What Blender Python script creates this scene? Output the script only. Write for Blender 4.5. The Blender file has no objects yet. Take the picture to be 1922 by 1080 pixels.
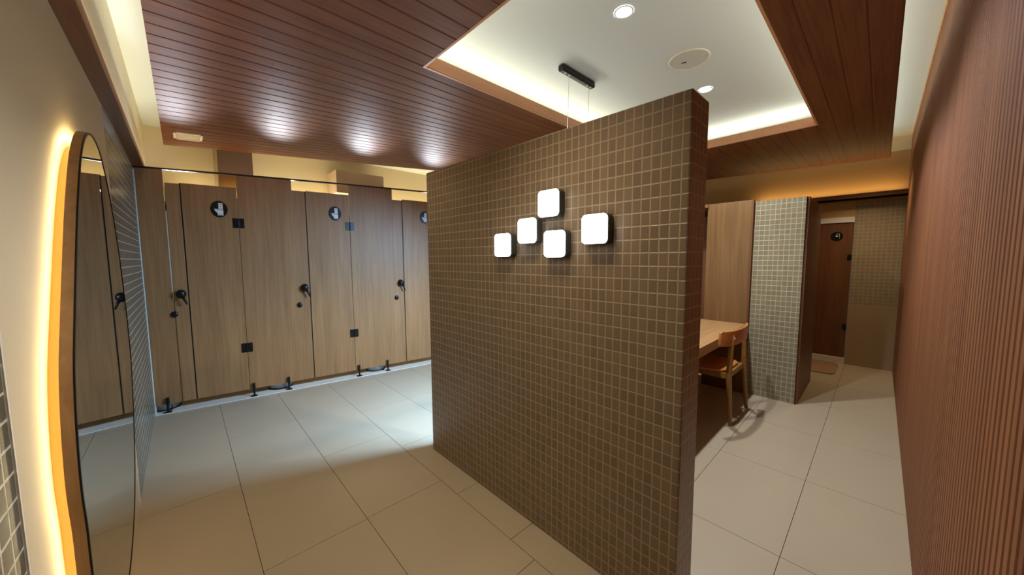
import bpy, bmesh, math, random
from mathutils import Vector, Matrix
random.seed(7)
C = bpy.context.scene.collection
sc = bpy.context.scene

# ------------------------------------------------------------------ camera
H = 1.35
F, YAW, PIT, ROL = 652.9, 0.81337, -0.08284, -0.0057
_f = Vector((math.cos(YAW)*math.cos(PIT), math.sin(YAW)*math.cos(PIT), math.sin(PIT)))
_r = Vector((math.sin(YAW), -math.cos(YAW), 0)); _u = _r.cross(_f)
_c, _s = math.cos(ROL), math.sin(ROL)
_r, _u = _r*_c + _u*_s, _u*_c - _r*_s
cd = bpy.data.cameras.new('camera'); cam = bpy.data.objects.new('camera', cd); C.objects.link(cam)
cd.sensor_fit = 'HORIZONTAL'; cd.sensor_width = 36; cd.lens = 36*F/1922; cd.clip_start = 0.01
m3 = Matrix((_r, _u, -_f)).transposed()
cam.matrix_world = Matrix.Translation((0, 0, H)) @ m3.to_4x4()
sc.camera = cam

# ------------------------------------------------------------------ world, lights, exposure
sc.view_settings.view_transform = 'Standard'; sc.view_settings.look = 'None'
sc.view_settings.gamma = 1; sc.view_settings.use_curve_mapping = False
sc.view_settings.exposure = 1.25
w = bpy.data.worlds.new('world'); sc.world = w; w.use_nodes = True
w.node_tree.nodes['Background'].inputs[0].default_value = (1.0, 0.8, 0.6, 1)
w.node_tree.nodes['Background'].inputs[1].default_value = 0.02
sc.cycles.use_denoising = True
sc.cycles.max_bounces = 8; sc.cycles.diffuse_bounces = 5; sc.cycles.glossy_bounces = 4
sc.cycles.sample_clamp_indirect = 4.0
sc.cycles.caustics_reflective = False; sc.cycles.caustics_refractive = False

def area(name, loc, direction, sx, sy, power, col, spread=180, xaxis=None):
    l = bpy.data.lights.new(name, 'AREA'); l.shape = 'RECTANGLE'; l.size = sx; l.size_y = sy
    l.energy = power; l.color = col; l.spread = math.radians(spread)
    o = bpy.data.objects.new(name, l); C.objects.link(o)
    z = -Vector(direction).normalized()
    x = Vector(xaxis or (1, 0, 0)); x = (x - z*x.dot(z)).normalized(); y = z.cross(x)
    o.matrix_world = Matrix.Translation(loc) @ Matrix((x, y, z)).transposed().to_4x4()
    return o
WARM = (1.0, 0.80, 0.42); AMBER = (1.0, 0.55, 0.16); CREAM = (1.0, 0.93, 0.66); COOL = (0.78, 0.88, 1.0); NEUT = (0.95, 0.97, 1.0)
UP = (0, 0, 1)
# cove strips lying on the timber ceiling, hidden behind its upstand
area('cove_light', (2.45, 2.08, 2.50), (0, -.9, 1), 3.0, .08, 4.2, CREAM)
area('cove_light', (2.45, .19, 2.50), (0, .9, 1), 3.0, .08, 3.6, CREAM)
area('cove_light', (.88, 1.14, 2.50), (.9, 0, 1), 1.5, .08, 1.8, CREAM, xaxis=(0, 1, 0))
area('cove_light', (4.30, 1.14, 2.50), (0, 0, 1), 1.5, .3, 2.6, CREAM, xaxis=(0, 1, 0))
area('cove_light', (.06, 2.4, 2.50), (-.5, 0, 1), 4.4, .06, 1.8, CREAM, xaxis=(0, 1, 0))
area('cove_light', (3.0, .09, 2.50), (0, -.5, 1), 5.4, .06, 2.6, CREAM)
# strip along the service ledge behind the cubicles
area('ledge_light', (2.6, 5.0, 2.0), (0, -.5, 1), 5.2, .05, 14, WARM)
area('ledge_light', (-.1935, 2.4, 2.162), (.5, 0, 1), 4.6, .012, 6, WARM, xaxis=(0, 1, 0))
area('ledge_light', (.46, 4.62, 1.99), (0, 0, 1), .28, .02, .3, AMBER)
# strip on the lintel at the end of the passage
area('lintel_light', (5.93, .55, 2.085), (-.25, 0, 1), 1.4, .03, 1.3, (1, .66, .26), xaxis=(0, 1, 0))
# recessed spots and added fill spots
def spot(loc, power, ang, col=COOL, blend=.5, d=(0, 0, -1), size=.03):
    l = bpy.data.lights.new('downlight_or_fill_beam', 'SPOT'); l.energy = power; l.spot_size = math.radians(ang); l.spot_blend = blend
    l.color = col; l.shadow_soft_size = size
    o = bpy.data.objects.new('downlight_or_fill_beam', l); C.objects.link(o); o.location = loc
    o.rotation_euler = Vector(d).to_track_quat('-Z', 'Y').to_euler()
    return o
for p in ((1.862, 1.055, 2.69), (3.17, 1.055, 2.69)):
    spot(p, 46, 135, (.90, .94, 1.0), .3)
# unseen warm fill spots, added at timber ceiling height to brighten the near floor
spot((.72, .9, 2.44), 38, 118, (1, .86, .64), .9, size=.22)
spot((.72, 2.1, 2.44), 20, 118, (1, .88, .66), .9, size=.22)
spot((5.35, .15, 2.44), 26, 120, (1, .78, .50), .9, size=.08)  # another unseen warm fill, added to brighten the far passage
# pendant lamp over the vanity table (behind the tiled screen)
area('pendant_light', (2.21, 1.62, 1.80), (-.5, .9, -1.25), .9, .05, 46, (.34, .62, 1.0), spread=125)
# unseen uplights added in the cubicles to streak the timber ceiling with light
for x, e in ((.03, .6), (.83, .9), (1.68, 1.2), (2.58, 1.2)):
    area('streak_uplight', (x, 4.6 - .1*x, 2.10), (-.24*x, -1.35, .30), .14, .12, e, COOL, spread=30)

# ------------------------------------------------------------------ helpers
def S(h):
    h = h.lstrip('#'); v = [int(h[i:i+2], 16)/255 for i in (0, 2, 4)]
    return tuple((c/12.92 if c <= .04045 else ((c+.055)/1.055)**2.4) for c in v) + (1,)
def rgb(r, g, b): return S('%02x%02x%02x' % (r, g, b))
class NT:
    def __init__(s, name):
        s.m = bpy.data.materials.new(name); s.m.use_nodes = True; s.t = s.m.node_tree; s.t.nodes.clear()
        s.out = s.n('ShaderNodeOutputMaterial'); s.b = s.n('ShaderNodeBsdfPrincipled'); s.l(s.b.outputs[0], s.out.inputs[0])
    def n(s, k, **kw):
        x = s.t.nodes.new(k)
        for a, v in kw.items(): setattr(x, a, v)
        return x
    def l(s, a, b): s.t.links.new(a, b)
    def math(s, op, a, b=None, c=None):
        x = s.n('ShaderNodeMath', operation=op)
        for i, v in enumerate((a, b, c)):
            if v is None: continue
            if hasattr(v, 'links') or hasattr(v, 'is_linked'): s.l(v, x.inputs[i])
            else: x.inputs[i].default_value = v
        return x.outputs[0]
    def mix(s, f, a, b):
        x = s.n('ShaderNodeMix', data_type='RGBA')
        for i, v in ((0, f), (6, a), (7, b)):
            if hasattr(v, 'is_linked'): s.l(v, x.inputs[i])
            else: x.inputs[i].default_value = v
        return x.outputs[2]
    def pos(s):
        g = s.n('ShaderNodeNewGeometry'); q = s.n('ShaderNodeSeparateXYZ'); s.l(g.outputs['Position'], q.inputs[0])
        nq = s.n('ShaderNodeSeparateXYZ'); s.l(g.outputs['True Normal'], nq.inputs[0])
        return g, q, nq
    def noise(s, vec, scale, detail=3, rough=.5):
        x = s.n('ShaderNodeTexNoise'); x.inputs['Scale'].default_value = scale; x.inputs['Detail'].default_value = detail
        x.inputs['Roughness'].default_value = rough
        if vec is not None: s.l(vec, x.inputs['Vector'])
        return x.outputs['Fac']
    def scaled(s, vec, sc3):
        x = s.n('ShaderNodeMapping'); x.inputs['Scale'].default_value = sc3; s.l(vec, x.inputs['Vector']); return x.outputs[0]
    def bump(s, h, strength=.3, dist=.002):
        x = s.n('ShaderNodeBump'); x.inputs['Strength'].default_value = strength; x.inputs['Distance'].default_value = dist
        s.l(h, x.inputs['Height']); s.l(x.outputs[0], s.b.inputs['Normal'])
    def P(s, **kw):
        for k, v in kw.items(): s.b.inputs[k.replace('_', ' ')].default_value = v
def plain(name, col, rough=.5, metal=0, var=.04, nscale=6, bump=0):
    t = NT(name); g = t.n('ShaderNodeNewGeometry')
    f = t.noise(g.outputs['Position'], nscale)
    a = tuple(c*(1-var) for c in col[:3]) + (1,); b = tuple(min(1, c*(1+var)) for c in col[:3]) + (1,)
    t.l(t.mix(f, a, b), t.b.inputs['Base Color']); t.P(Roughness=rough, Metallic=metal)
    if bump: t.bump(t.noise(g.outputs['Position'], 180, 2), bump, .001)
    return t.m
def emis(name, col, k):
    t = NT(name); t.P(Emission_Strength=k); t.b.inputs['Emission Color'].default_value = col
    t.b.inputs['Base Color'].default_value = (.8, .8, .8, 1); return t.m
def wood(name, dark, light, axis='z', rough=.42, gs=1.0, coat=0, spec=.5, aniso=0):
    """straight fine grain along one axis"""
    t = NT(name); g = t.n('ShaderNodeNewGeometry')
    st = {'z': (38, 38, 1.3), 'x': (1.3, 38, 38), 'y': (38, 1.3, 38)}[axis]
    st = tuple(a*gs for a in st)
    v = t.scaled(g.outputs['Position'], st)
    n1 = t.noise(v, 1.6, 6, .62)
    st2 = {'z': (5, 5, .35), 'x': (.35, 5, 5), 'y': (5, .35, 5)}[axis]
    n2 = t.noise(t.scaled(g.outputs['Position'], st2), 1.8, 2)
    f = t.math('ADD', t.math('MULTIPLY', n1, .65), t.math('MULTIPLY', n2, .35))
    cr = t.n('ShaderNodeValToRGB'); t.l(f, cr.inputs[0])
    cr.color_ramp.elements[0].position = .36; cr.color_ramp.elements[0].color = dark
    cr.color_ramp.elements[1].position = .64; cr.color_ramp.elements[1].color = light
    t.l(cr.outputs[0], t.b.inputs['Base Color']); t.P(Roughness=rough)
    t.b.inputs['Specular IOR Level'].default_value = spec
    if aniso:
        cv = t.n('ShaderNodeCombineXYZ'); cv.inputs[1].default_value = 1; t.l(cv.outputs[0], t.b.inputs['Tangent'])
        t.b.inputs['Anisotropic'].default_value = aniso
    if coat: t.P(Coat_Weight=coat, Coat_Roughness=.25)
    t.bump(n1, .12, .001)
    return t.m
def mosaic(name, pu, pv, ou, ov, tile, grout, gw, rough=.45, var=.16, gvar=.1):
    """square mosaic: u runs along the wall, v is height; lines lie at ou + k*pu"""
    t = NT(name); g, q, nq = t.pos()
    ax = t.math('GREATER_THAN', t.math('ABSOLUTE', nq.outputs[0]), .5)
    u = t.math('ADD', t.math('MULTIPLY', q.outputs[1], ax), t.math('MULTIPLY', q.outputs[0], t.math('SUBTRACT', 1.0, ax)))
    uu = t.math('DIVIDE', t.math('SUBTRACT', u, ou), pu); vv = t.math('DIVIDE', t.math('SUBTRACT', q.outputs[2], ov), pv)
    du = t.math('MULTIPLY', t.math('PINGPONG', uu, .5), pu); dv = t.math('MULTIPLY', t.math('PINGPONG', vv, .5), pv)
    d = t.math('MINIMUM', du, dv)
    mr = t.n('ShaderNodeMapRange'); t.l(d, mr.inputs[0]); mr.inputs[1].default_value = gw*.5; mr.inputs[2].default_value = gw*.5+.0014
    fac = mr.outputs[0]
    cx = t.n('ShaderNodeCombineXYZ'); t.l(t.math('FLOOR', uu), cx.inputs[0]); t.l(t.math('FLOOR', vv), cx.inputs[1])
    wn = t.n('ShaderNodeTexWhiteNoise', noise_dimensions='3D'); t.l(cx.outputs[0], wn.inputs['Vector'])
    f2 = t.math('ADD', t.math('MULTIPLY', wn.outputs['Value'], .6), t.math('MULTIPLY', t.noise(g.outputs['Position'], 90, 3), .4))
    a = tuple(c*(1-var) for c in tile[:3]) + (1,); b = tuple(c*(1+var) for c in tile[:3]) + (1,)
    t.l(t.mix(fac, grout, t.mix(f2, a, b)), t.b.inputs['Base Color'])
    t.P(Roughness=rough); t.bump(fac, .6, .0015)
    return t.m

class MB:
    def __init__(s): s.v = []; s.f = []; s.sm = []
    def add(s, vs, fs, smooth=False):
        o = len(s.v); s.v += [Vector(p) for p in vs]; s.f += [tuple(i+o for i in f) for f in fs]; s.sm += [smooth]*len(fs); return s
    def box(s, x0, x1, y0, y1, z0, z1, fn=None):
        vs = [(x, y, z) for z in (z0, z1) for y in (y0, y1) for x in (x0, x1)]
        if fn: vs = [fn(*p) for p in vs]
        return s.add(vs, [(0, 2, 3, 1), (4, 5, 7, 6), (0, 1, 5, 4), (2, 6, 7, 3), (0, 4, 6, 2), (1, 3, 7, 5)])
    def prism(s, pts, z0, z1, fn=None, smooth=False):
        """polygon pts (a,b) extruded from z0 to z1; fn maps (a,b,z) to the world"""
        fn = fn or (lambda a, b, z: (a, b, z)); n = len(pts)
        vs = [fn(a, b, z0) for a, b in pts] + [fn(a, b, z1) for a, b in pts]
        s.add(vs, [tuple(reversed(range(n))), tuple(range(n, 2*n))])
        o = len(s.v) - 2*n
        for i in range(n):
            j = (i+1) % n; s.f.append((o+i, o+j, o+n+j, o+n+i)); s.sm.append(smooth)
        return s
    def tube(s, pts, rad, n=10, cap=True):
        pts = [Vector(p) for p in pts]; rads = rad if isinstance(rad, (list, tuple)) else [rad]*len(pts)
        rings = []
        for i, p in enumerate(pts):
            d = (pts[min(i+1, len(pts)-1)] - pts[max(i-1, 0)]).normalized()
            a = Vector((0, 0, 1)) if abs(d.z) < .9 else Vector((1, 0, 0))
            x = d.cross(a).normalized(); y = d.cross(x)
            rings.append([p + (x*math.cos(t)+y*math.sin(t))*rads[i] for t in [2*math.pi*k/n for k in range(n)]])
        vs = [q for r in rings for q in r]; fs = []
        for i in range(len(rings)-1):
            for k in range(n):
                fs.append((i*n+k, i*n+(k+1) % n, (i+1)*n+(k+1) % n, (i+1)*n+k))
        o = len(s.v); s.add(vs, fs, True)
        if cap:
            s.f.append(tuple(o+k for k in reversed(range(n)))); s.sm.append(False)
            s.f.append(tuple(o+(len(rings)-1)*n+k for k in range(n))); s.sm.append(False)
        return s
    def lathe(s, prof, c, axis=Vector((0, 0, 1)), n=32, capends=True):
        """prof: (r,h) pairs; spun round axis through c"""
        c = Vector(c); axis = Vector(axis).normalized()
        a = Vector((0, 0, 1)) if abs(axis.z) < .9 else Vector((1, 0, 0))
        x = axis.cross(a).normalized(); y = axis.cross(x)
        vs = [c + axis*h + (x*math.cos(t)+y*math.sin(t))*r for r, h in prof for t in [2*math.pi*k/n for k in range(n)]]
        fs = [(i*n+k, i*n+(k+1) % n, (i+1)*n+(k+1) % n, (i+1)*n+k) for i in range(len(prof)-1) for k in range(n)]
        o = len(s.v); s.add(vs, fs, True)
        if capends:
            s.f.append(tuple(o+k for k in reversed(range(n)))); s.sm.append(False)
            s.f.append(tuple(o+(len(prof)-1)*n+k for k in range(n))); s.sm.append(False)
        return s
    def build(s, name, mat, parent=None, bevel=0, origin=None, seg=2):
        if origin is None:
            if parent is not None: origin = (0, 0, 0)
            else:
                xs = [v.x for v in s.v]; ys = [v.y for v in s.v]; zs = [v.z for v in s.v]
                origin = ((min(xs)+max(xs))/2, (min(ys)+max(ys))/2, min(zs))
        base = Vector(origin) if parent is None else wloc(parent)
        me = bpy.data.meshes.new(name); me.from_pydata([v-base for v in s.v], [], s.f); me.update()
        for p, q in zip(me.polygons, s.sm): p.use_smooth = q
        bm = bmesh.new(); bm.from_mesh(me); bmesh.ops.recalc_face_normals(bm, faces=bm.faces); bm.to_mesh(me); bm.free()
        me.materials.append(mat)
        o = bpy.data.objects.new(name, me); C.objects.link(o)
        if parent is None: o.location = base
        else: o.parent = parent
        if bevel:
            b = o.modifiers.new('bevel', 'BEVEL'); b.width = bevel; b.segments = seg; b.limit_method = 'ANGLE'; b.angle_limit = .6
            b.harden_normals = False
        return o
def wloc(o):
    v = Vector(o.location)
    while o.parent: o = o.parent; v += Vector(o.location)
    return v
def squash(mb, c, ku, kz):
    c = Vector(c)
    for i, v in enumerate(mb.v):
        d = v - c; mb.v[i] = c + Vector((d.x*ku, d.y, d.z*kz))
    return mb
def struct(o): o['kind'] = 'structure'; return o
def tag(o, label, cat, group=None):
    o['label'] = label; o['category'] = cat
    if group: o['group'] = group
    return o
def thing(name, loc, label, cat, group=None):
    o = bpy.data.objects.new(name, None); C.objects.link(o); o.location = loc; o.empty_display_size = .05
    return tag(o, label, cat, group)
def dup(root, loc, label, group=None):
    def cp(o, par):
        c = o.copy(); C.objects.link(c); c.parent = par
        for ch in [x for x in kids if x.parent == o]: cp(ch, c)
        return c
    kids = list(bpy.data.objects); c = cp(root, None); c.location = loc; c['label'] = label
    if group: c['group'] = group
    return c

# ------------------------------------------------------------------ materials
M = {}
M['paint'] = plain('cream_paint', rgb(222, 208, 178), .6, var=.02, nscale=2)
M['ceil'] = plain('ceiling_paint', rgb(212, 223, 234), .75, var=.01, nscale=1)
M['tan'] = plain('tan_paint', rgb(186, 150, 104), .6, var=.04, nscale=3)
M['taupe'] = plain('taupe_panel', rgb(150, 128, 102), .5, var=.03)
M['floor'] = plain('porcelain_tile', rgb(184, 168, 142), .34, var=.045, nscale=5)
M['grout'] = plain('floor_grout', rgb(98, 80, 60), .8)
M['stone'] = plain('pale_stone', rgb(226, 218, 202), .4, var=.03)
M['screen'] = mosaic('brown_mosaic', .0345, .0482, .436, 1.9, rgb(132, 113, 91), rgb(174, 154, 126), .0038, .36)
M['coltile'] = mosaic('grey_mosaic', .0385, .0470, .46, 1.885, rgb(134, 124, 98), rgb(180, 168, 136), .0036, .4)
M['fartile'] = mosaic('far_mosaic', .042, .042, .25, .76, rgb(150, 132, 104), rgb(172, 156, 128), .004, .5, var=.1)
M['glazed'] = mosaic('green_grey_mosaic', .05, .05, 1.085, .012, rgb(92, 90, 76), rgb(214, 208, 192), .0042, .27, var=.12)
M['board'] = wood('cubicle_laminate', rgb(142, 101, 62), rgb(170, 125, 79), 'z', .48, .9)
M['plank'] = wood('timber_plank', rgb(108, 62, 38), rgb(140, 88, 58), 'x', .84, 1.1, spec=1.0, aniso=.99)
M['slat'] = wood('slat_timber', rgb(118, 69, 38), rgb(144, 91, 54), 'z', .6, 1.1)
M['slatback'] = wood('slat_backing', rgb(52, 22, 12), rgb(66, 30, 16), 'z', .6)
M['oak'] = wood('panel_oak', rgb(106, 75, 38), rgb(130, 95, 54), 'z', .42, .8)
M['tabletop'] = wood('table_oak', rgb(166, 124, 78), rgb(192, 150, 100), 'x', .35, .7)
M['walnut'] = wood('dark_panel', rgb(96, 58, 30), rgb(120, 76, 42), 'z', .42)
M['trimwood'] = wood('trim_timber', rgb(104, 66, 34), rgb(126, 84, 46), 'y', .45)
M['fascia'] = wood('fascia_timber', rgb(182, 140, 100), rgb(204, 162, 120), 'y', .45)
M['lip'] = wood('upstand_timber', rgb(226, 168, 126), rgb(240, 186, 146), 'x', .45)
M['beech'] = wood('chair_beech', rgb(176, 104, 48), rgb(206, 134, 70), 'x', .32, .6)
M['beechleg'] = wood('chair_leg_beech', rgb(138, 96, 44), rgb(164, 120, 62), 'z', .36, .6)
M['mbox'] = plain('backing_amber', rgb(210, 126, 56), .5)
M['mframe'] = wood('mirror_frame_oak', rgb(142, 106, 68), rgb(166, 130, 88), 'z', .4, .9)
M['black'] = plain('black_metal', rgb(16, 15, 15), .32, .2)
M['rubber'] = plain('dark_seal', rgb(24, 12, 8), .6)
M['canopy'] = plain('charcoal_metal', rgb(34, 38, 44), .4, .4)
M['lampbody'] = plain('lamp_grey', rgb(70, 70, 68), .35, .3)
M['chrome'] = plain('chrome', rgb(215, 215, 215), .34, .55)
M['white'] = plain('white_enamel', rgb(235, 232, 224), .45, var=.01)
M['grille'] = plain('speaker_grille', rgb(198, 203, 203), .7)
M['mirror'] = plain('mirror_glass', rgb(205, 208, 200), .015, 1.0, var=0)
M['mat'] = plain('bath_mat', rgb(158, 122, 90), .95, var=.12, nscale=60, bump=.5)
M['rail'] = plain('rail_black', rgb(22, 16, 12), .6, 0)
M['wire'] = plain('steel_wire', rgb(190, 190, 185), .35, .6)
M['face'] = emis('lamp_face', (.93, .98, 1.0, 1), 4.0)
M['spotface'] = emis('downlight_lens', (.9, .97, 1.0, 1), 14.0)
M['led'] = emis('led_strip', (1.0, .80, .40, 1), 11.0)
M['ledbar'] = emis('pendant_lens', (.75, .88, 1.0, 1), 6.0)

# ------------------------------------------------------------------ setting
ZU = 2.71; XL = -.25; YW = -.167; XF = 6.0; YB = 5.15
b = MB()   # floor: individual porcelain tiles over a grout bed
b.box(XL-.1, XF+.2, YW-.1, YB+.1, -.06, -.004)
struct(b.build('floor', M['grout']))
b = MB(); g = .0013
def ftile(x0, x1, y0, y1):
    x0 = max(x0, XL-.05); x1 = min(x1, XF+.1); y0 = max(y0, YW-.06); y1 = min(y1, YB)
    if x1-x0 > .01 and y1-y0 > .01: b.box(x0+g, x1-g, y0+g, y1-g, -.01, 0)
cols = [-.27, .175, .622, 1.07, 1.517, 1.964, 2.411, 2.858, 3.305, 3.752, 4.2, 4.65, 5.1, 5.55, 6.0, 6.45]
for i in range(len(cols)-1):
    if i == 0: ys = [-.53+1.555*k for k in range(5)]
    elif i == 1: ys = [-1.345+1.555*k for k in range(6)]
    elif i == 2: ys = [-.56+.777*k for k in range(9)]
    else: ys = [2.3+.0+.777*k for k in range(5)]
    for y0, y1 in zip(ys, ys[1:]):
        ftile(cols[i], cols[i+1], y0, y1)
xs = [1.07, 1.88, 2.66, 3.395, 4.16, 4.92, 5.68, 6.44]; ys = [-.209, .238, .70, 1.15, 1.6, 2.3]
for x0, x1 in zip(xs, xs[1:]):
    for y0, y1 in zip(ys, ys[1:]): ftile(x0, x1, y0, y1)
struct(b.build('floor', M['floor']))

struct(MB().box(XL-.1, XF+.2, YW-.1, YB+.1, ZU, ZU+.1).build('ceiling', M['ceil']))
# left wall: glazed mosaic, cream paint, glazed mosaic; the upper wall oversails it
struct(MB().box(XL-.1, XL, 1.09, 2.80, 0, 2.16).build('wall_left', M['paint']))
struct(MB().box(XL-.1, XL, YW-.1, 1.09, 0, 2.16).build('wall_left', M['glazed']))
struct(MB().box(XL-.1, XL, 2.80, YB, 0, 2.16).build('wall_left', M['glazed']))
struct(MB().box(XL-.1, -.203, YW-.1, YB, 2.16, ZU).build('wall_left', M['paint']))
struct(MB().box(XL-.001, -.189, YW, YB, 2.147, 2.158).build('trim_1', M['trimwood']))
struct(MB().box(-.189, -.184, YW, YB, 2.147, 2.182).build('trim_2', M['fascia']))
struct(MB().box(XL, XL+.003, 1.083, 1.090, 0, 2.147).build('trim_3', M['white']))
struct(MB().box(XL-.1, XF+.2, YB, YB+.1, 0, ZU).build('wall_back', M['paint']))
struct(MB().box(XF, XF+.1, .2455, YB, 1.84, 2.55).build('wall_end', M['tan']))
struct(MB().box(XF, XF+.1, YW, .2455, 2.02, 2.55).build('wall_end', M['tan']))
struct(MB().box(XF-.004, XF+.1, YW, YB, 2.55, ZU).build('wall_end', M['paint']))
struct(MB().box(XF, XF+.1, YW, .2455, .762, 2.02).build('wall_end', M['fartile']))
struct(MB().box(XF, XF+.1, .62, YB, 0, 1.84).build('wall_end', M['fartile']))
M['dado'] = plain('dado_tile', rgb(168, 144, 112), .4, var=.03)
struct(MB().box(XF-.006, XF+.1, YW, .2455, 0, .762).build('wall_end', M['dado']))
# slatted wall right beside the camera
b = MB(); p = .036; x = -.22
struct(MB().box(XL-.1, XF+.1, YW-.1, YW-.009, 0, ZU).build('wall_right', M['slatback']))
while x < XF - .03:
    b.prism([(x, YW-.010), (x, YW-.002), (x+.002, YW), (x+.0235, YW), (x+.0255, YW-.002), (x+.0255, YW-.010)], .0, 2.665)
    x += p
struct(b.build('wall_right', M['slat']))
struct(MB().box(XL, XF, YW-.009, YW+.004, 2.665, ZU).build('trim_4', M['fascia']))

# dropped timber ceiling with an opening and a shallow upstand round it
ZC = 2.45; OX0, OX1, OY0, OY1 = 1.085, 3.93, .433, 1.86
def yfar(x): return 4.76 - .36*(min(max(x, -.06), 2.4)+.06)
def xend(y): return 5.81 - .19*max(0, min(y, 1.9))
b = MB(); gp = .006
def plank(xa, xb, y0, y1, fa, fb):
    b.add([(xa, y0[0]+gp, ZC), (xb, y0[1]+gp, ZC), (xb, y1[1]-gp, ZC), (xa, y1[0]-gp, ZC),
           (xa, y0[0]-.002, ZC+.006), (xb, y0[1]-.002, ZC+.006), (xb, y1[1]+.002, ZC+.006), (xa, y1[0]+.002, ZC+.006)],
          [(0, 1, 2, 3), (4, 7, 6, 5), (0, 4, 5, 1), (2, 6, 7, 3), (0, 3, 7, 4), (1, 5, 6, 2)])
n0 = 4   # planks between the slat-wall edge and the opening
W0 = (OY0+.01)/n0
for k in range(n0):
    y0 = -.01 + k*W0; plank(-.06, xend(y0), (y0, y0), (y0+W0, y0+W0), 0, 0)
n1 = 13; W1 = (OY1-OY0)/n1
for k in range(n1):
    y0 = OY0 + k*W1
    plank(-.06, OX0, (y0, y0), (y0+W1, y0+W1), 0, 0); plank(OX1, xend(y0), (y0, y0), (y0+W1, y0+W1), 0, 0)
n2 = 27
for k in range(n2):
    for xa, xb in ((-.06, 2.4), (2.4, 5.4)):
        f0, f1 = k/n2, (k+1)/n2
        ya = [OY1+(yfar(xa)-OY1)*f for f in (f0, f1)]; yb = [OY1+(yfar(xb)-OY1)*f for f in (f0, f1)]
        plank(xa, xb, (ya[0], yb[0]), (ya[1], yb[1]), 0, 0)
struct(b.build('ceiling', M['plank']))
b = MB()
b.prism([(-.06, -.01), (-.06, yfar(-.06)), (2.4, yfar(2.4)), (2.4, OY1), (OX0, OY1), (OX0, -.01)], ZC+.007, ZC+.025)
b.prism([(2.4, OY1), (2.4, yfar(2.4)), (5.4, yfar(2.4)), (5.4, 1.9), (OX1, OY1)], ZC+.007, ZC+.025)
b.prism([(OX0, -.01), (OX0, OY0), (OX1, OY0), (OX1, -.01)], ZC+.007, ZC+.025)
b.prism([(OX1, -.01), (OX1, OY1), (5.4, 1.9), (xend(1.8), 1.8), (5.81, -.01)], ZC+.007, ZC+.025)
struct(b.build('ceiling', M['slatback']))
b = MB(); L1 = ZC+.078
b.box(OX0, OX1, OY1-.001, OY1+.012, ZC-.0005, L1).box(OX0, OX1, OY0-.012, OY0+.001, ZC-.0005, L1)
b.box(OX0-.012, OX0+.001, OY0-.012, OY1+.012, ZC-.0005, L1).box(OX1-.001, OX1+.012, OY0-.012, OY1+.012, ZC-.0005, L1)
struct(b.build('trim_5', M['lip']))

# tiled screen wall in the middle
zt = lambda y: 1.893 + .032*(y-.44)/1.73
b = MB()
b.add([(1.22, .442, 0), (1.375, .442, 0), (1.375, 2.12, 0), (1.22, 2.12, 0), (1.22, .442, zt(.44)), (1.375, .442, zt(.44)), (1.375, 2.12, zt(2.1)), (1.22, 2.12, zt(2.1))],
      [(0, 3, 2, 1), (4, 5, 6, 7), (0, 1, 5, 4), (2, 3, 7, 6), (0, 4, 7, 3), (1, 2, 6, 5)])
struct(b.build('wall_screen', M['screen'], bevel=.006))

# block at the end of the vanity: grey mosaic front, timber sides
struct(MB().box(4.0, 4.9, .474, .866, 0, 1.88).build('wall_pier', M['coltile']))
struct(MB().box(4.02, 4.9, .455, .474, 0, 1.88).build('trim_6', M['walnut'], bevel=.002))
struct(MB().box(3.975, 4.9, .866, 1.255, 0, 1.893).build('wall_pier', M['oak'], bevel=.002))
struct(MB().box(3.965, 4.0, .855, .873, 0, 1.895).build('trim_7', M['walnut']))
struct(MB().box(4.35, 4.9, 1.255, 2.2, 0, 1.80).build('wall_pier', M['walnut']))
struct(MB().box(3.95, 4.9, 1.245, 2.2, 1.86, 1.893).build('trim_8', M['oak']))
struct(MB().box(5.86, 5.90, YW, 1.4, 2.03, 2.095).box(5.86, 6.0, YW, 1.4, 2.03, 2.045).build('trim_9', M['trimwood']))

# ------------------------------------------------------------------ cubicle row
KB = .13; KX = -.22; KY = 4.30; KN = math.sqrt(1+KB*KB)
def L(u, v, z):     # u along the cubicle front, v into the cubicles, z up
    return (KX + u/KN + v*KB/KN, KY - u*KB/KN + v/KN, z)
def ztop(u): return 2.125 + .034*u - .004*u*u
# raised white floor of the cubicles
struct(MB().box(-.03, 4.0, -.055, .9, 0, .008, L).build('trim_10', M['stone'], bevel=.004))
struct(MB().box(4.0, 4.02, -.03, .9, 0, 2.1, L).build('wall_cubicle', M['board']))
# service ledge carrying the light strip on the back wall
struct(MB().box(XL, XF, 4.93, YB, 1.90, 1.94).build('trim_11', M['oak']))
# corner bead where glazed mosaic meets the first board
struct(MB().box(-.030, -.024, -.004, .02, .0, 2.11, L).build('trim_12', M['white']))

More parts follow.
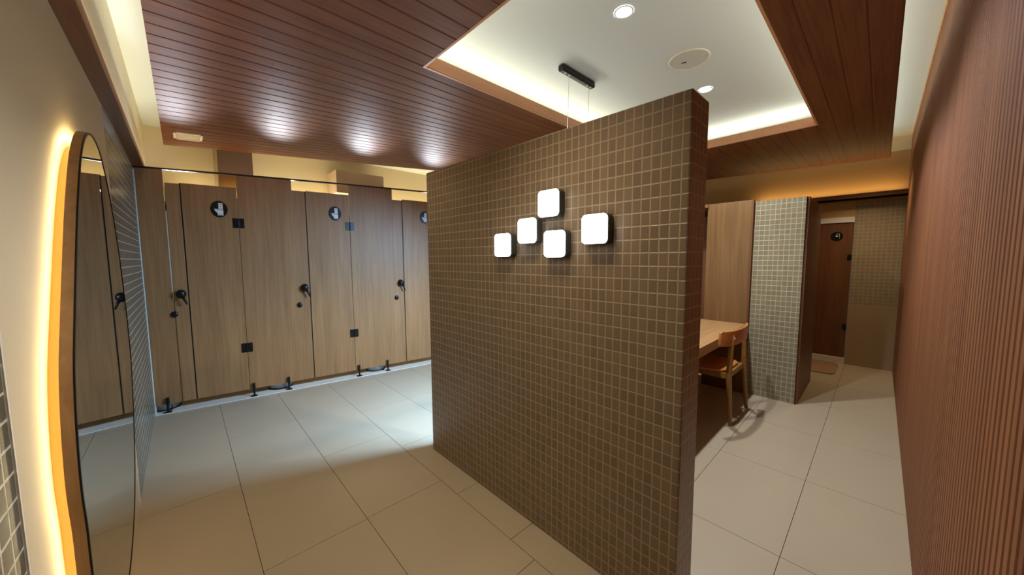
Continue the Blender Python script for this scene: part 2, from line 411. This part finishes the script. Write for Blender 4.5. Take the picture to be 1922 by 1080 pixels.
def board(pts, v0, v1, name, parent, mat=None, bevel=.0015):
    return MB().prism(pts, v0, v1, lambda a, bb, c: L(a, c, bb)).build(name, mat or M['board'], parent, bevel)
ZB = .075
panels = [(-.022, .143, .152, .243), (.642, 1.082, 1.082, 1.195), (1.619, 2.094, 2.094, 2.205), (2.63, 3.06, 3.06, 3.17)]
plab = ['narrow wood-grain cubicle panel beside the dark mosaic wall, first in the row',
        'wide wood-grain cubicle panel between the first and second toilet doors',
        'wide wood-grain cubicle panel between the second and third toilet doors',
        'wood-grain cubicle panel hidden past the tiled screen']
def leg(u, parent):
    m = MB(); m.box(u-.024, u+.024, -.046, -.006, .008, .016, L); m.tube([L(u, -.022, .012), L(u, -.022, .085)], [.0095, .0095], 10)
    m.box(u-.011, u+.011, -.022, -.001, .07, .135, L)
    return m.build('support_leg', M['black'], parent, .002)
def latch(uc, zc, parent, ux):
    # domed latch with a lever pointing down towards the gap
    nrm = Vector(L(0, -1, 0)) - Vector(L(0, 0, 0))
    m = MB(); m.lathe([(.040, 0), (.040, .006), (.030, .010), (.030, .022), (.037, .030), (.036, .042), (.026, .051), (.010, .055)], L(uc, 0, zc), nrm)
    squash(m, L(uc, 0, zc), .84, 1.0)
    m.tube([L(uc+.012, -.045, zc-.022), L(uc+.026, -.050, zc-.052), L(uc+.040, -.050, zc-.092)], [.012, .009, .007], 10)
    m.build('latch_handle', M['black'], parent)
    m = MB(); m.lathe([(.027, 0), (.027, .012), (.022, .018), (.008, .02)], L(uc-.052, 0, zc-.178), nrm)
    squash(m, L(uc-.052, 0, zc-.178), .84, 1.0)
    m.build('lock_knob', M['black'], parent)
for i, (a, n, s0, s1) in enumerate(panels):
    if i > 2: lab = None
    t = thing('cubicle_panel', L((a+s1)/2, 0, .008), plab[i], 'cubicle panel')
    if i == 0:
        board([(a, ZB), (n, ZB), (n, ztop(n)), (a, ztop(a))], 0, .018, 'side_board', t)
        board([(s0, ZB), (s1, ZB), (s1, 2.022), (s0, 2.022)], 0, .018, 'latch_board', t)
        # white strip standing in for light showing through the slit between the boards
        MB().box(n+.001, s0-.001, .004, .012, 1.0, 1.78, L).build('painted_light_slit', M['white'], t)
        MB().box(n+.001, s0-.001, .006, .014, ZB, 1.0, L).build('joint_strip', M['board'], t)
        leg(.055, t)
    else:
        board([(a, ZB), (s1, ZB), (s1, 2.056), (n, 2.056), (n, ztop(n)), (a, ztop(a))], 0, .018, 'side_board', t)
        leg(a+.03, t); leg(s1-.232, t)
    latch(s1-.043, 1.052+.006*i, t, 0)
    MB().box(s1, s1+.0085, .006, .02, ZB, 2.03 if i == 0 else 2.056, L).build('door_seal', M['rubber'], t)

def toilet_sign(uc, zc, r, parent, nrm):
    d = MB(); d.lathe([(r, 0), (r, .003), (r-.0015, .0045)], L(uc, -.001, zc), nrm, 40)
    squash(d, L(uc, 0, zc), .90, 1.10)
    o = d.build('sign', M['black'], parent)
    k = r/.0725
    def q(pts, v0, v1): return [(uc+a*k, zc+bb*k) for a, bb in pts], v0, v1
    m = MB()
    for pts in ([(-.004, .004), (.031, .004), (.031, .040), (-.004, .040)], [(-.005, .043), (.032, .043), (.032, .052), (-.005, .052)],
                [(-.040, -.006), (.034, -.006), (.034, .001), (-.040, .001)],
                [(-.037, -.009), (.034, -.009), (.034, -.046), (-.014, -.046), (-.013, -.036), (-.030, -.022)],
                [(-.016, -.049), (.035, -.049), (.035, -.054), (-.016, -.054)]):
        m.prism([(uc+a*k*.92, zc+bb*k*1.12) for a, bb in pts], -.0065, -.004, lambda a, bb, c: L(a, c, bb))
    m.build('toilet_symbol', M['white'], o)
    m = MB(); m.lathe([(.0045*k, 0), (.0045*k, .001)], L(uc+.012*k, -.0066, zc+.029*k), nrm, 12); m.build('flush_button', M['black'], o)
doors = [(.2525, .6385, 2.03, .504, 1.822, 1.70, .497), (1.2045, 1.6155, 2.062, 1.473, 1.850, 1.718, .512), (2.2145, 2.6265, 2.07, 2.492, 1.872, 1.735, .52)]
dlab = ['first toilet cubicle door from the left, round sign and gap light above', 'second toilet cubicle door, middle one of the three signs',
        'third toilet cubicle door, sign partly cut off by the tiled screen']
nrm = Vector(L(0, -1, 0)) - Vector(L(0, 0, 0))
for i, (u0, u1, zt_, us, zs, h1, h2) in enumerate(doors):
    t = thing('cubicle_door', L((u0+u1)/2, 0, ZB), dlab[i], 'toilet door', 'toilet cubicle doors')
    board([(u0, ZB), (u1, ZB), (u1, zt_), (u0, zt_)], 0, .018, 'door_leaf', t)
    toilet_sign(us, zs, .0685, t, nrm)
    for hz in (h1, h2):
        m = MB(); m.box(u1-.042, u1+.0005, -.006, -.0002, hz-.045, hz+.045, L); m.box(u1+.0025, u1+.045, -.006, -.0002, hz-.045, hz+.045, L)
        m.tube([L(u1+.0015, -.006, hz-.045), L(u1+.0015, -.006, hz+.045)], .006, 10)
        m.build('hinge', M['black'], t, .001)
# thin black head rail
m = MB(); N = 8
for k in range(N):
    u0, u1 = -.03+k*4.03/N, -.03+(k+1)*4.03/N
    m.add([L(u0, -.006, ztop(u0)), L(u1, -.006, ztop(u1)), L(u1, .024, ztop(u1)), L(u0, .024, ztop(u0)),
           L(u0, -.006, ztop(u0)+.014), L(u1, -.006, ztop(u1)+.014), L(u1, .024, ztop(u1)+.014), L(u0, .024, ztop(u0)+.014)],
          [(0, 3, 2, 1), (4, 5, 6, 7), (0, 1, 5, 4), (2, 3, 7, 6), (0, 4, 7, 3), (1, 2, 6, 5)])
tag(m.build('head_rail', M['rail']), 'thin black head rail running along the tops of the cubicle boards', 'rail')

# pedal bins seen under the boards
blab = ['chrome pedal bin under the narrow panel next to the dark mosaic wall', 'chrome pedal bin under the panel between first and second doors',
        'chrome pedal bin under the panel nearest the tiled screen']
for i, ub in enumerate((.0, .885, 1.855)):
    cx, cy, _ = L(ub+.012, .137, 0)
    if i == 0:
        B0 = thing('pedal_bin', (cx, cy, .008), blab[0], 'bin', 'pedal bins in the cubicles')
        MB().lathe([(.104, .012), (.104, .215), (.100, .218)], (cx, cy, .008), n=40).build('body', M['chrome'], B0)
        m = MB(); m.lathe([(.109, 0), (.111, .004), (.110, .009), (.104, .012)], (cx, cy, .008), n=40); m.build('base_ring', M['black'], B0)
        MB().lathe([(.106, .218), (.106, .226), (.08, .236), (.03, .240)], (cx, cy, .008), n=40).build('lid', M['black'], B0)
        m = MB(); px_, py_, _ = L(ub+.012+.062, .020, 0)
        m.tube([(px_, py_+.014, .016), (px_, py_-.004, .018), (px_, py_-.006, .052)], .007, 8); m.build('pedal', M['black'], B0)
    else: dup(B0, (cx, cy, .008), blab[i])

# pillar and boxed duct behind the cubicles
tag(MB().box(.322, .612, 4.66, YB, 0, ZC+.2).build('service_pillar', M['taupe'], bevel=.003), 'taupe boxed pillar rising behind the first cubicle door', 'pillar')
tag(MB().box(1.485, 2.10, 4.80, YB, 2.205, 2.49).build('duct_box', plain('duct_mauve', rgb(196, 176, 160), .5), bevel=.004), 'pale boxed duct on the back wall above the cubicles', 'duct')
M['paint2'] = M['paint']

# ------------------------------------------------------------------ wavy mirror on the left wall
key = [(1.30, 1.10), (1.345, 1.18), (1.405, 1.283), (1.44, 1.34), (1.525, 1.48), (1.605, 1.59), (1.68, 1.68), (1.78, 1.757), (1.88, 1.79), (1.97, 1.792), (2.06, 1.772),
       (2.125, 1.727), (2.185, 1.665), (2.25, 1.575), (2.32, 1.45), (2.365, 1.292), (2.405, 1.077), (2.41, .905), (2.32, .69), (2.22, .516), (2.12, .40),
       (2.01, .32), (1.88, .265), (1.74, .235), (1.58, .235), (1.43, .28), (1.32, .38), (1.262, .50), (1.255, .62), (1.258, .72), (1.243, .81), (1.25, .90), (1.268, 1.0)]
def smooth(pts, it=2):
    for _ in range(it):
        q = []
        for i in range(len(pts)):
            a, c = pts[i], pts[(i+1) % len(pts)]
            q += [(a[0]*.75+c[0]*.25, a[1]*.75+c[1]*.25), (a[0]*.25+c[0]*.75, a[1]*.25+c[1]*.75)]
        pts = q
    return pts
out = smooth(key, 2)
def inset(pts, d):
    n = len(pts); q = []
    ar = sum(pts[i][0]*pts[(i+1) % n][1]-pts[(i+1) % n][0]*pts[i][1] for i in range(n))
    sg = 1 if ar > 0 else -1
    for i in range(n):
        a, c = pts[i-1], pts[(i+1) % n]; tx, ty = c[0]-a[0], c[1]-a[1]; l = math.hypot(tx, ty) or 1
        q.append((pts[i][0]-sg*ty/l*d, pts[i][1]+sg*tx/l*d))
    return q
def ring(mb, o, i, x0, x1):
    n = len(o)
    vs = [(x0, a, c) for a, c in o] + [(x0, a, c) for a, c in i] + [(x1, a, c) for a, c in o] + [(x1, a, c) for a, c in i]
    fs = []
    for k in range(n):
        j = (k+1) % n
        fs += [(k, j, n+j, n+k), (2*n+k, 3*n+k, 3*n+j, 2*n+j), (k, 2*n+k, 2*n+j, j), (n+k, n+j, 3*n+j, 3*n+k)]
    mb.add(vs, fs, False)
T = thing('wavy_mirror', (XL, 1.85, .235), 'large wavy wood-framed mirror glowing from behind on the cream wall', 'mirror')
m = MB(); ring(m, out, inset(out, .012), -.224, -.2035); m.build('frame', M['mframe'], T)
m = MB(); ring(m, inset(out, .001), inset(out, .008), -.2035, -.200); m.build('black_edge', M['black'], T)['label'] = 'thin black front edge'
MB().prism(inset(out, .008), -.2235, -.2015, lambda a, c, z: (z, a, c)).build('mirror_glass', M['mirror'], T)
m = MB(); ring(m, inset(out, .055), inset(out, .075), -.2495, -.224); m.build('backing_box', M['mbox'], T)
m = MB(); ring(m, inset(out, .018), inset(out, .026), -.2265, -.2241); m.build('light_strip', M['led'], T)

# ------------------------------------------------------------------ square lamps on the tiled screen
lamps = [(1.012, 1.590, 'square lit wall lamp, topmost of the five on the tiled screen'),
         (1.142, 1.479, 'square lit wall lamp, second from left on the tiled screen'),
         (1.313, 1.418, 'square lit wall lamp, leftmost of the five on the tiled screen'),
         (.977, 1.413, 'square lit wall lamp directly beneath the topmost one'),
         (.776, 1.464, 'square lit wall lamp, rightmost of the five and nearest the screen end')]
def rsq(h, r, n=6):
    q = []
    for cx, cy, a0 in ((h-r, h-r, 0), (-(h-r), h-r, 90), (-(h-r), -(h-r), 180), (h-r, -(h-r), 270)):
        for k in range(n+1):
            a = math.radians(a0+90*k/n); q.append((cx+r*math.cos(a), cy+r*math.sin(a)))
    return q
LG = 'square lamps on the tiled screen'
y, z, lab = lamps[0]
LT = thing('wall_lamp', (1.22, y, z), lab, 'wall lamp', LG)
fn = lambda a, c, x: (x, y+a, z+c)
MB().prism(rsq(.059, .018), 1.182, 1.2198, fn).build('housing', M['lampbody'], LT, .002)
MB().prism(rsq(.0575, .019), 1.172, 1.1825, fn).build('diffuser', M['face'], LT, .004, seg=3)
for yy, zz, lab in lamps[1:]: dup(LT, (1.22, yy, zz), lab)

# ------------------------------------------------------------------ ceiling fittings
D0 = thing('downlight', (1.862, 1.055, ZU), 'small round lit downlight in the white ceiling, nearer the camera', 'downlight', 'recessed downlights')
MB().lathe([(.043, -.004), (.050, -.004), (.052, -.001)], (1.862, 1.055, ZU), n=28, capends=False).build('bezel', M['white'], D0)
MB().lathe([(.043, -.0035), (.041, -.005)], (1.862, 1.055, ZU), n=28).build('lens', M['spotface'], D0)
dup(D0, (3.17, 1.055, ZU), 'small round lit downlight in the white ceiling just beyond the screen corner')
sx, sy = 2.618, .985
T = thing('ceiling_speaker', (sx, sy, ZU), 'round flush speaker plate in the white ceiling', 'ceiling speaker')
MB().lathe([(.118, -.004), (.126, -.006), (.131, -.003), (.131, -.0005)], (sx, sy, ZU), n=48, capends=False).build('rim', M['white'], T)
MB().lathe([(.119, -.001), (.119, -.0035)], (sx, sy, ZU), n=48).build('grille', M['grille'], T)
m = MB(); m.lathe([(.007, -.0036), (.005, -.006)], (sx+.015, sy+.028, ZU), n=12); m.box(sx+.005, sx+.011, sy+.03, sy+.05, ZU-.006, ZU-.0036)
m.build('badge', M['black'], T)
T = thing('pendant_lamp', (2.21, 1.62, ZU), 'black bar pendant on two thin wires, its lamp hidden by the tiled screen', 'pendant lamp')
MB().box(2.012, 2.412, 1.595, 1.645, ZU-.045, ZU).build('canopy', M['canopy'], T, .012, seg=3)
for xx in (2.055, 2.10, 2.32, 2.365):
    MB().lathe([(.007, -.045), (.007, -.053), (.003, -.056)], (xx, 1.61, ZU), n=12).build('cable_gland', M['chrome'], T)
for xx, xb in ((2.100, 2.07), (2.345, 2.34)):
    MB().tube([(xx, 1.61, ZU-.05), (xb, 1.62, 1.84)], .0012, 6).build('wire', M['wire'], T)
MB().box(1.74, 2.68, 1.60, 1.64, 1.812, 1.845).build('lamp_bar', M['black'], T, .004)
# vent in the timber ceiling by the cubicles
T = thing('air_vent', (.105, 4.28, ZC), 'small white rectangular vent in the timber ceiling corner', 'air vent')
fv = lambda a, c, zz: (a, c - .36*(a-.105)*.75, zz)
m = MB(); x0, x1, y0, y1 = .012, .203, 4.175, 4.40
for bx in ((x0, x1, y0, y0+.022), (x0, x1, y1-.022, y1), (x0, x0+.018, y0, y1), (x1-.018, x1, y0, y1)): m.box(*bx, ZC-.010, ZC+.001, fv)
m.build('frame', M['white'], T)
m = MB()
for k in range(7):
    yk = y0+.03+k*.026; m.box(x0+.018, x1-.018, yk, yk+.014, ZC-.007, ZC+.0005, fv)
m.box(x0+.01, x1-.01, y0+.01, y1-.01, ZC-.002, ZC+.0008, fv)
m.build('louvre', M['white'], T)

# ------------------------------------------------------------------ vanity table and chair
T = thing('vanity_table', (3.0, 1.4, 0), 'long pale oak table built against the timber end panel', 'table')
MB().box(2.0, 3.972, .857, 1.95, .672, .700).build('tabletop', M['tabletop'], T, .002)
MB().box(2.0, 3.972, .860, .880, .625, .672).build('apron', M['tabletop'], T, .001)
MB().box(2.0, 2.03, .885, 1.93, 0, .672).build('end_support', M['tabletop'], T, .002)
MB().box(2.03, 3.972, 1.60, 1.62, 0, .66).build('modesty_panel', M['walnut'], T)

T = thing('dining_chair', (3.25, 1.0, 0), 'beech chair with curved backrest pulled up to the oak table', 'chair')
# backrest: bent plywood band, its ends turned towards the table
bk = [(2.935, .812), (2.985, .782), (3.07, .752), (3.22, .738), (3.37, .742), (3.47, .757), (3.52, .772)]
def spl(pts, n=6):
    q = []
    for i in range(len(pts)-1):
        p0, p1, p2, p3 = pts[max(i-1, 0)], pts[i], pts[i+1], pts[min(i+2, len(pts)-1)]
        for k in range(n):
            t = k/n; q.append(tuple(.5*((2*p1[j])+(-p0[j]+p2[j])*t+(2*p0[j]-5*p1[j]+4*p2[j]-p3[j])*t*t+(-p0[j]+3*p1[j]-3*p2[j]+p3[j])*t**3) for j in (0, 1)))
    q.append(pts[-1]); return q
bp = spl(bk); vs = []; fs = []; n = len(bp)
for i, (a, c) in enumerate(bp):
    e = min(i, n-1-i); drop = .014 if e == 0 else (.004 if e == 1 else 0)
    for (dy, zz) in ((-.009, .668+drop), (.009, .668+drop), (.004, .786-drop), (-.014, .786-drop)): vs.append((a, c+dy, zz))
for i in range(n-1):
    for k in range(4): fs.append((i*4+k, i*4+(k+1) % 4, (i+1)*4+(k+1) % 4, (i+1)*4+k))
fs += [(3, 2, 1, 0), tuple((n-1)*4+k for k in range(4))]
m = MB(); m.add(vs, fs, True); m.build('backrest', M['beech'], T, .006, seg=3)
for sx_, (x0, x1) in enumerate(((3.12, 3.055), (3.605, 3.44))):
    m = MB(); m.tube([(x0, .758, 0), ((x0*.5+x1*.5), .775, .42), (x1, .758, .63), (x1-.004, .75, .752)], [.0145, .0215, .018, .012], 14)
    m.build('leg', M['beechleg'], T)
    m = MB(); m.lathe([(.008, 0), (.008, .004), (.004, .006)], (x1-.002, .738, .727), (0, -1, 0), 12); m.build('bolt_cap', M['chrome'], T)
for x0, x1 in ((3.07, 3.10), (3.56, 3.48)):
    m = MB(); m.tube([(x0, 1.26, 0), (x1, 1.235, .425)], [.0135, .02], 14); m.build('leg', M['beechleg'], T)
# seat: dished board
m = MB(); nx, ny = 12, 10; top = []; bot = []
for j in range(ny+1):
    for i in range(nx+1):
        a, c = i/nx*2-1, j/ny*2-1
        rx = .235-.02*(c < 0)*abs(c); x_ = 3.285+a*rx*(1-.10*max(0, abs(c)-.7)/.3); y_ = 1.02+c*.225*(1-.12*max(0, abs(a)-.7)/.3)
        dz = -.014*(1-a*a)*(1-c*c)
        top.append((x_, y_, .452+dz)); bot.append((x_, y_, .436+dz))
N1 = (nx+1)*(ny+1); fs = []
idx = lambda i, j: j*(nx+1)+i
for j in range(ny):
    for i in range(nx):
        fs.append((idx(i, j), idx(i+1, j), idx(i+1, j+1), idx(i, j+1))); fs.append((N1+idx(i, j), N1+idx(i, j+1), N1+idx(i+1, j+1), N1+idx(i+1, j)))
for i in range(nx): fs += [(idx(i, 0), N1+idx(i, 0), N1+idx(i+1, 0), idx(i+1, 0)), (idx(i, ny), idx(i+1, ny), N1+idx(i+1, ny), N1+idx(i, ny))]
for j in range(ny): fs += [(idx(0, j), idx(0, j+1), N1+idx(0, j+1), N1+idx(0, j)), (idx(nx, j), N1+idx(nx, j), N1+idx(nx, j+1), idx(nx, j+1))]
m.add(top+bot, fs, True); m.build('seat', M['beech'], T, .004)
m = MB(); m.box(3.09, 3.53, .775, .797, .385, .43).box(3.10, 3.48, 1.215, 1.237, .385, .432).box(3.09, 3.108, .79, 1.22, .385, .43).box(3.49, 3.508, .79, 1.22, .385, .43)
m.build('seat_frame', M['beechleg'], T, .003)

# ------------------------------------------------------------------ shower room door, mat
T = thing('door_4', (XF, .43, 0), 'dark wood shower room door with white threshold at the passage end', 'door'); struct(T)
del T['label'], T['category']
MB().box(XF+.004, XF+.04, .252, .60, .078, 1.77).build('door_leaf', M['walnut'], T, .002)
MB().box(XF-.012, XF+.06, .2455, .62, 1.772, 1.838).build('transom', M['white'], T, .002)
MB().box(XF-.015, XF+.08, .2455, .62, 0, .076).build('threshold', M['stone'], T, .003)
MB().box(XF+.002, XF+.05, .60, .606, .078, 1.77).build('door_seal', M['rubber'], T)
for hz in (1.345, .476):
    MB().box(XF-.006, XF+.004, .249, .288, hz-.034, hz+.034).build('hinge', M['black'], T, .002)
o = MB().lathe([(.058, 0), (.058, .003), (.0565, .0045)], (XF+.004, .395, 1.606), (-1, 0, 0), 40).build('sign', M['black'], T)
m = MB(); xx = XF-.002
arc = [(xx, .372, 1.572), (xx, .372, 1.628)] + [(xx, .384+.012*-math.cos(t), 1.628+.012*math.sin(t)) for t in [math.pi*k/8 for k in range(9)]] + [(xx, .396, 1.616)]
m.tube(arc, .0022, 8); m.tube([(xx, .396, 1.618), (xx, .397, 1.606), (xx, .398, 1.602)], [.003, .012, .013], 14)
m.build('shower_symbol', M['white'], o)
pts = rsq(1, .35, 5)
m = MB(); m.prism([(5.63+a*.30, .455+c*.165) for a, c in pts], 0, .012)
tag(m.build('bath_mat', M['mat'], bevel=.004), 'small rounded tan bath mat on the floor before the shower door', 'bath mat')
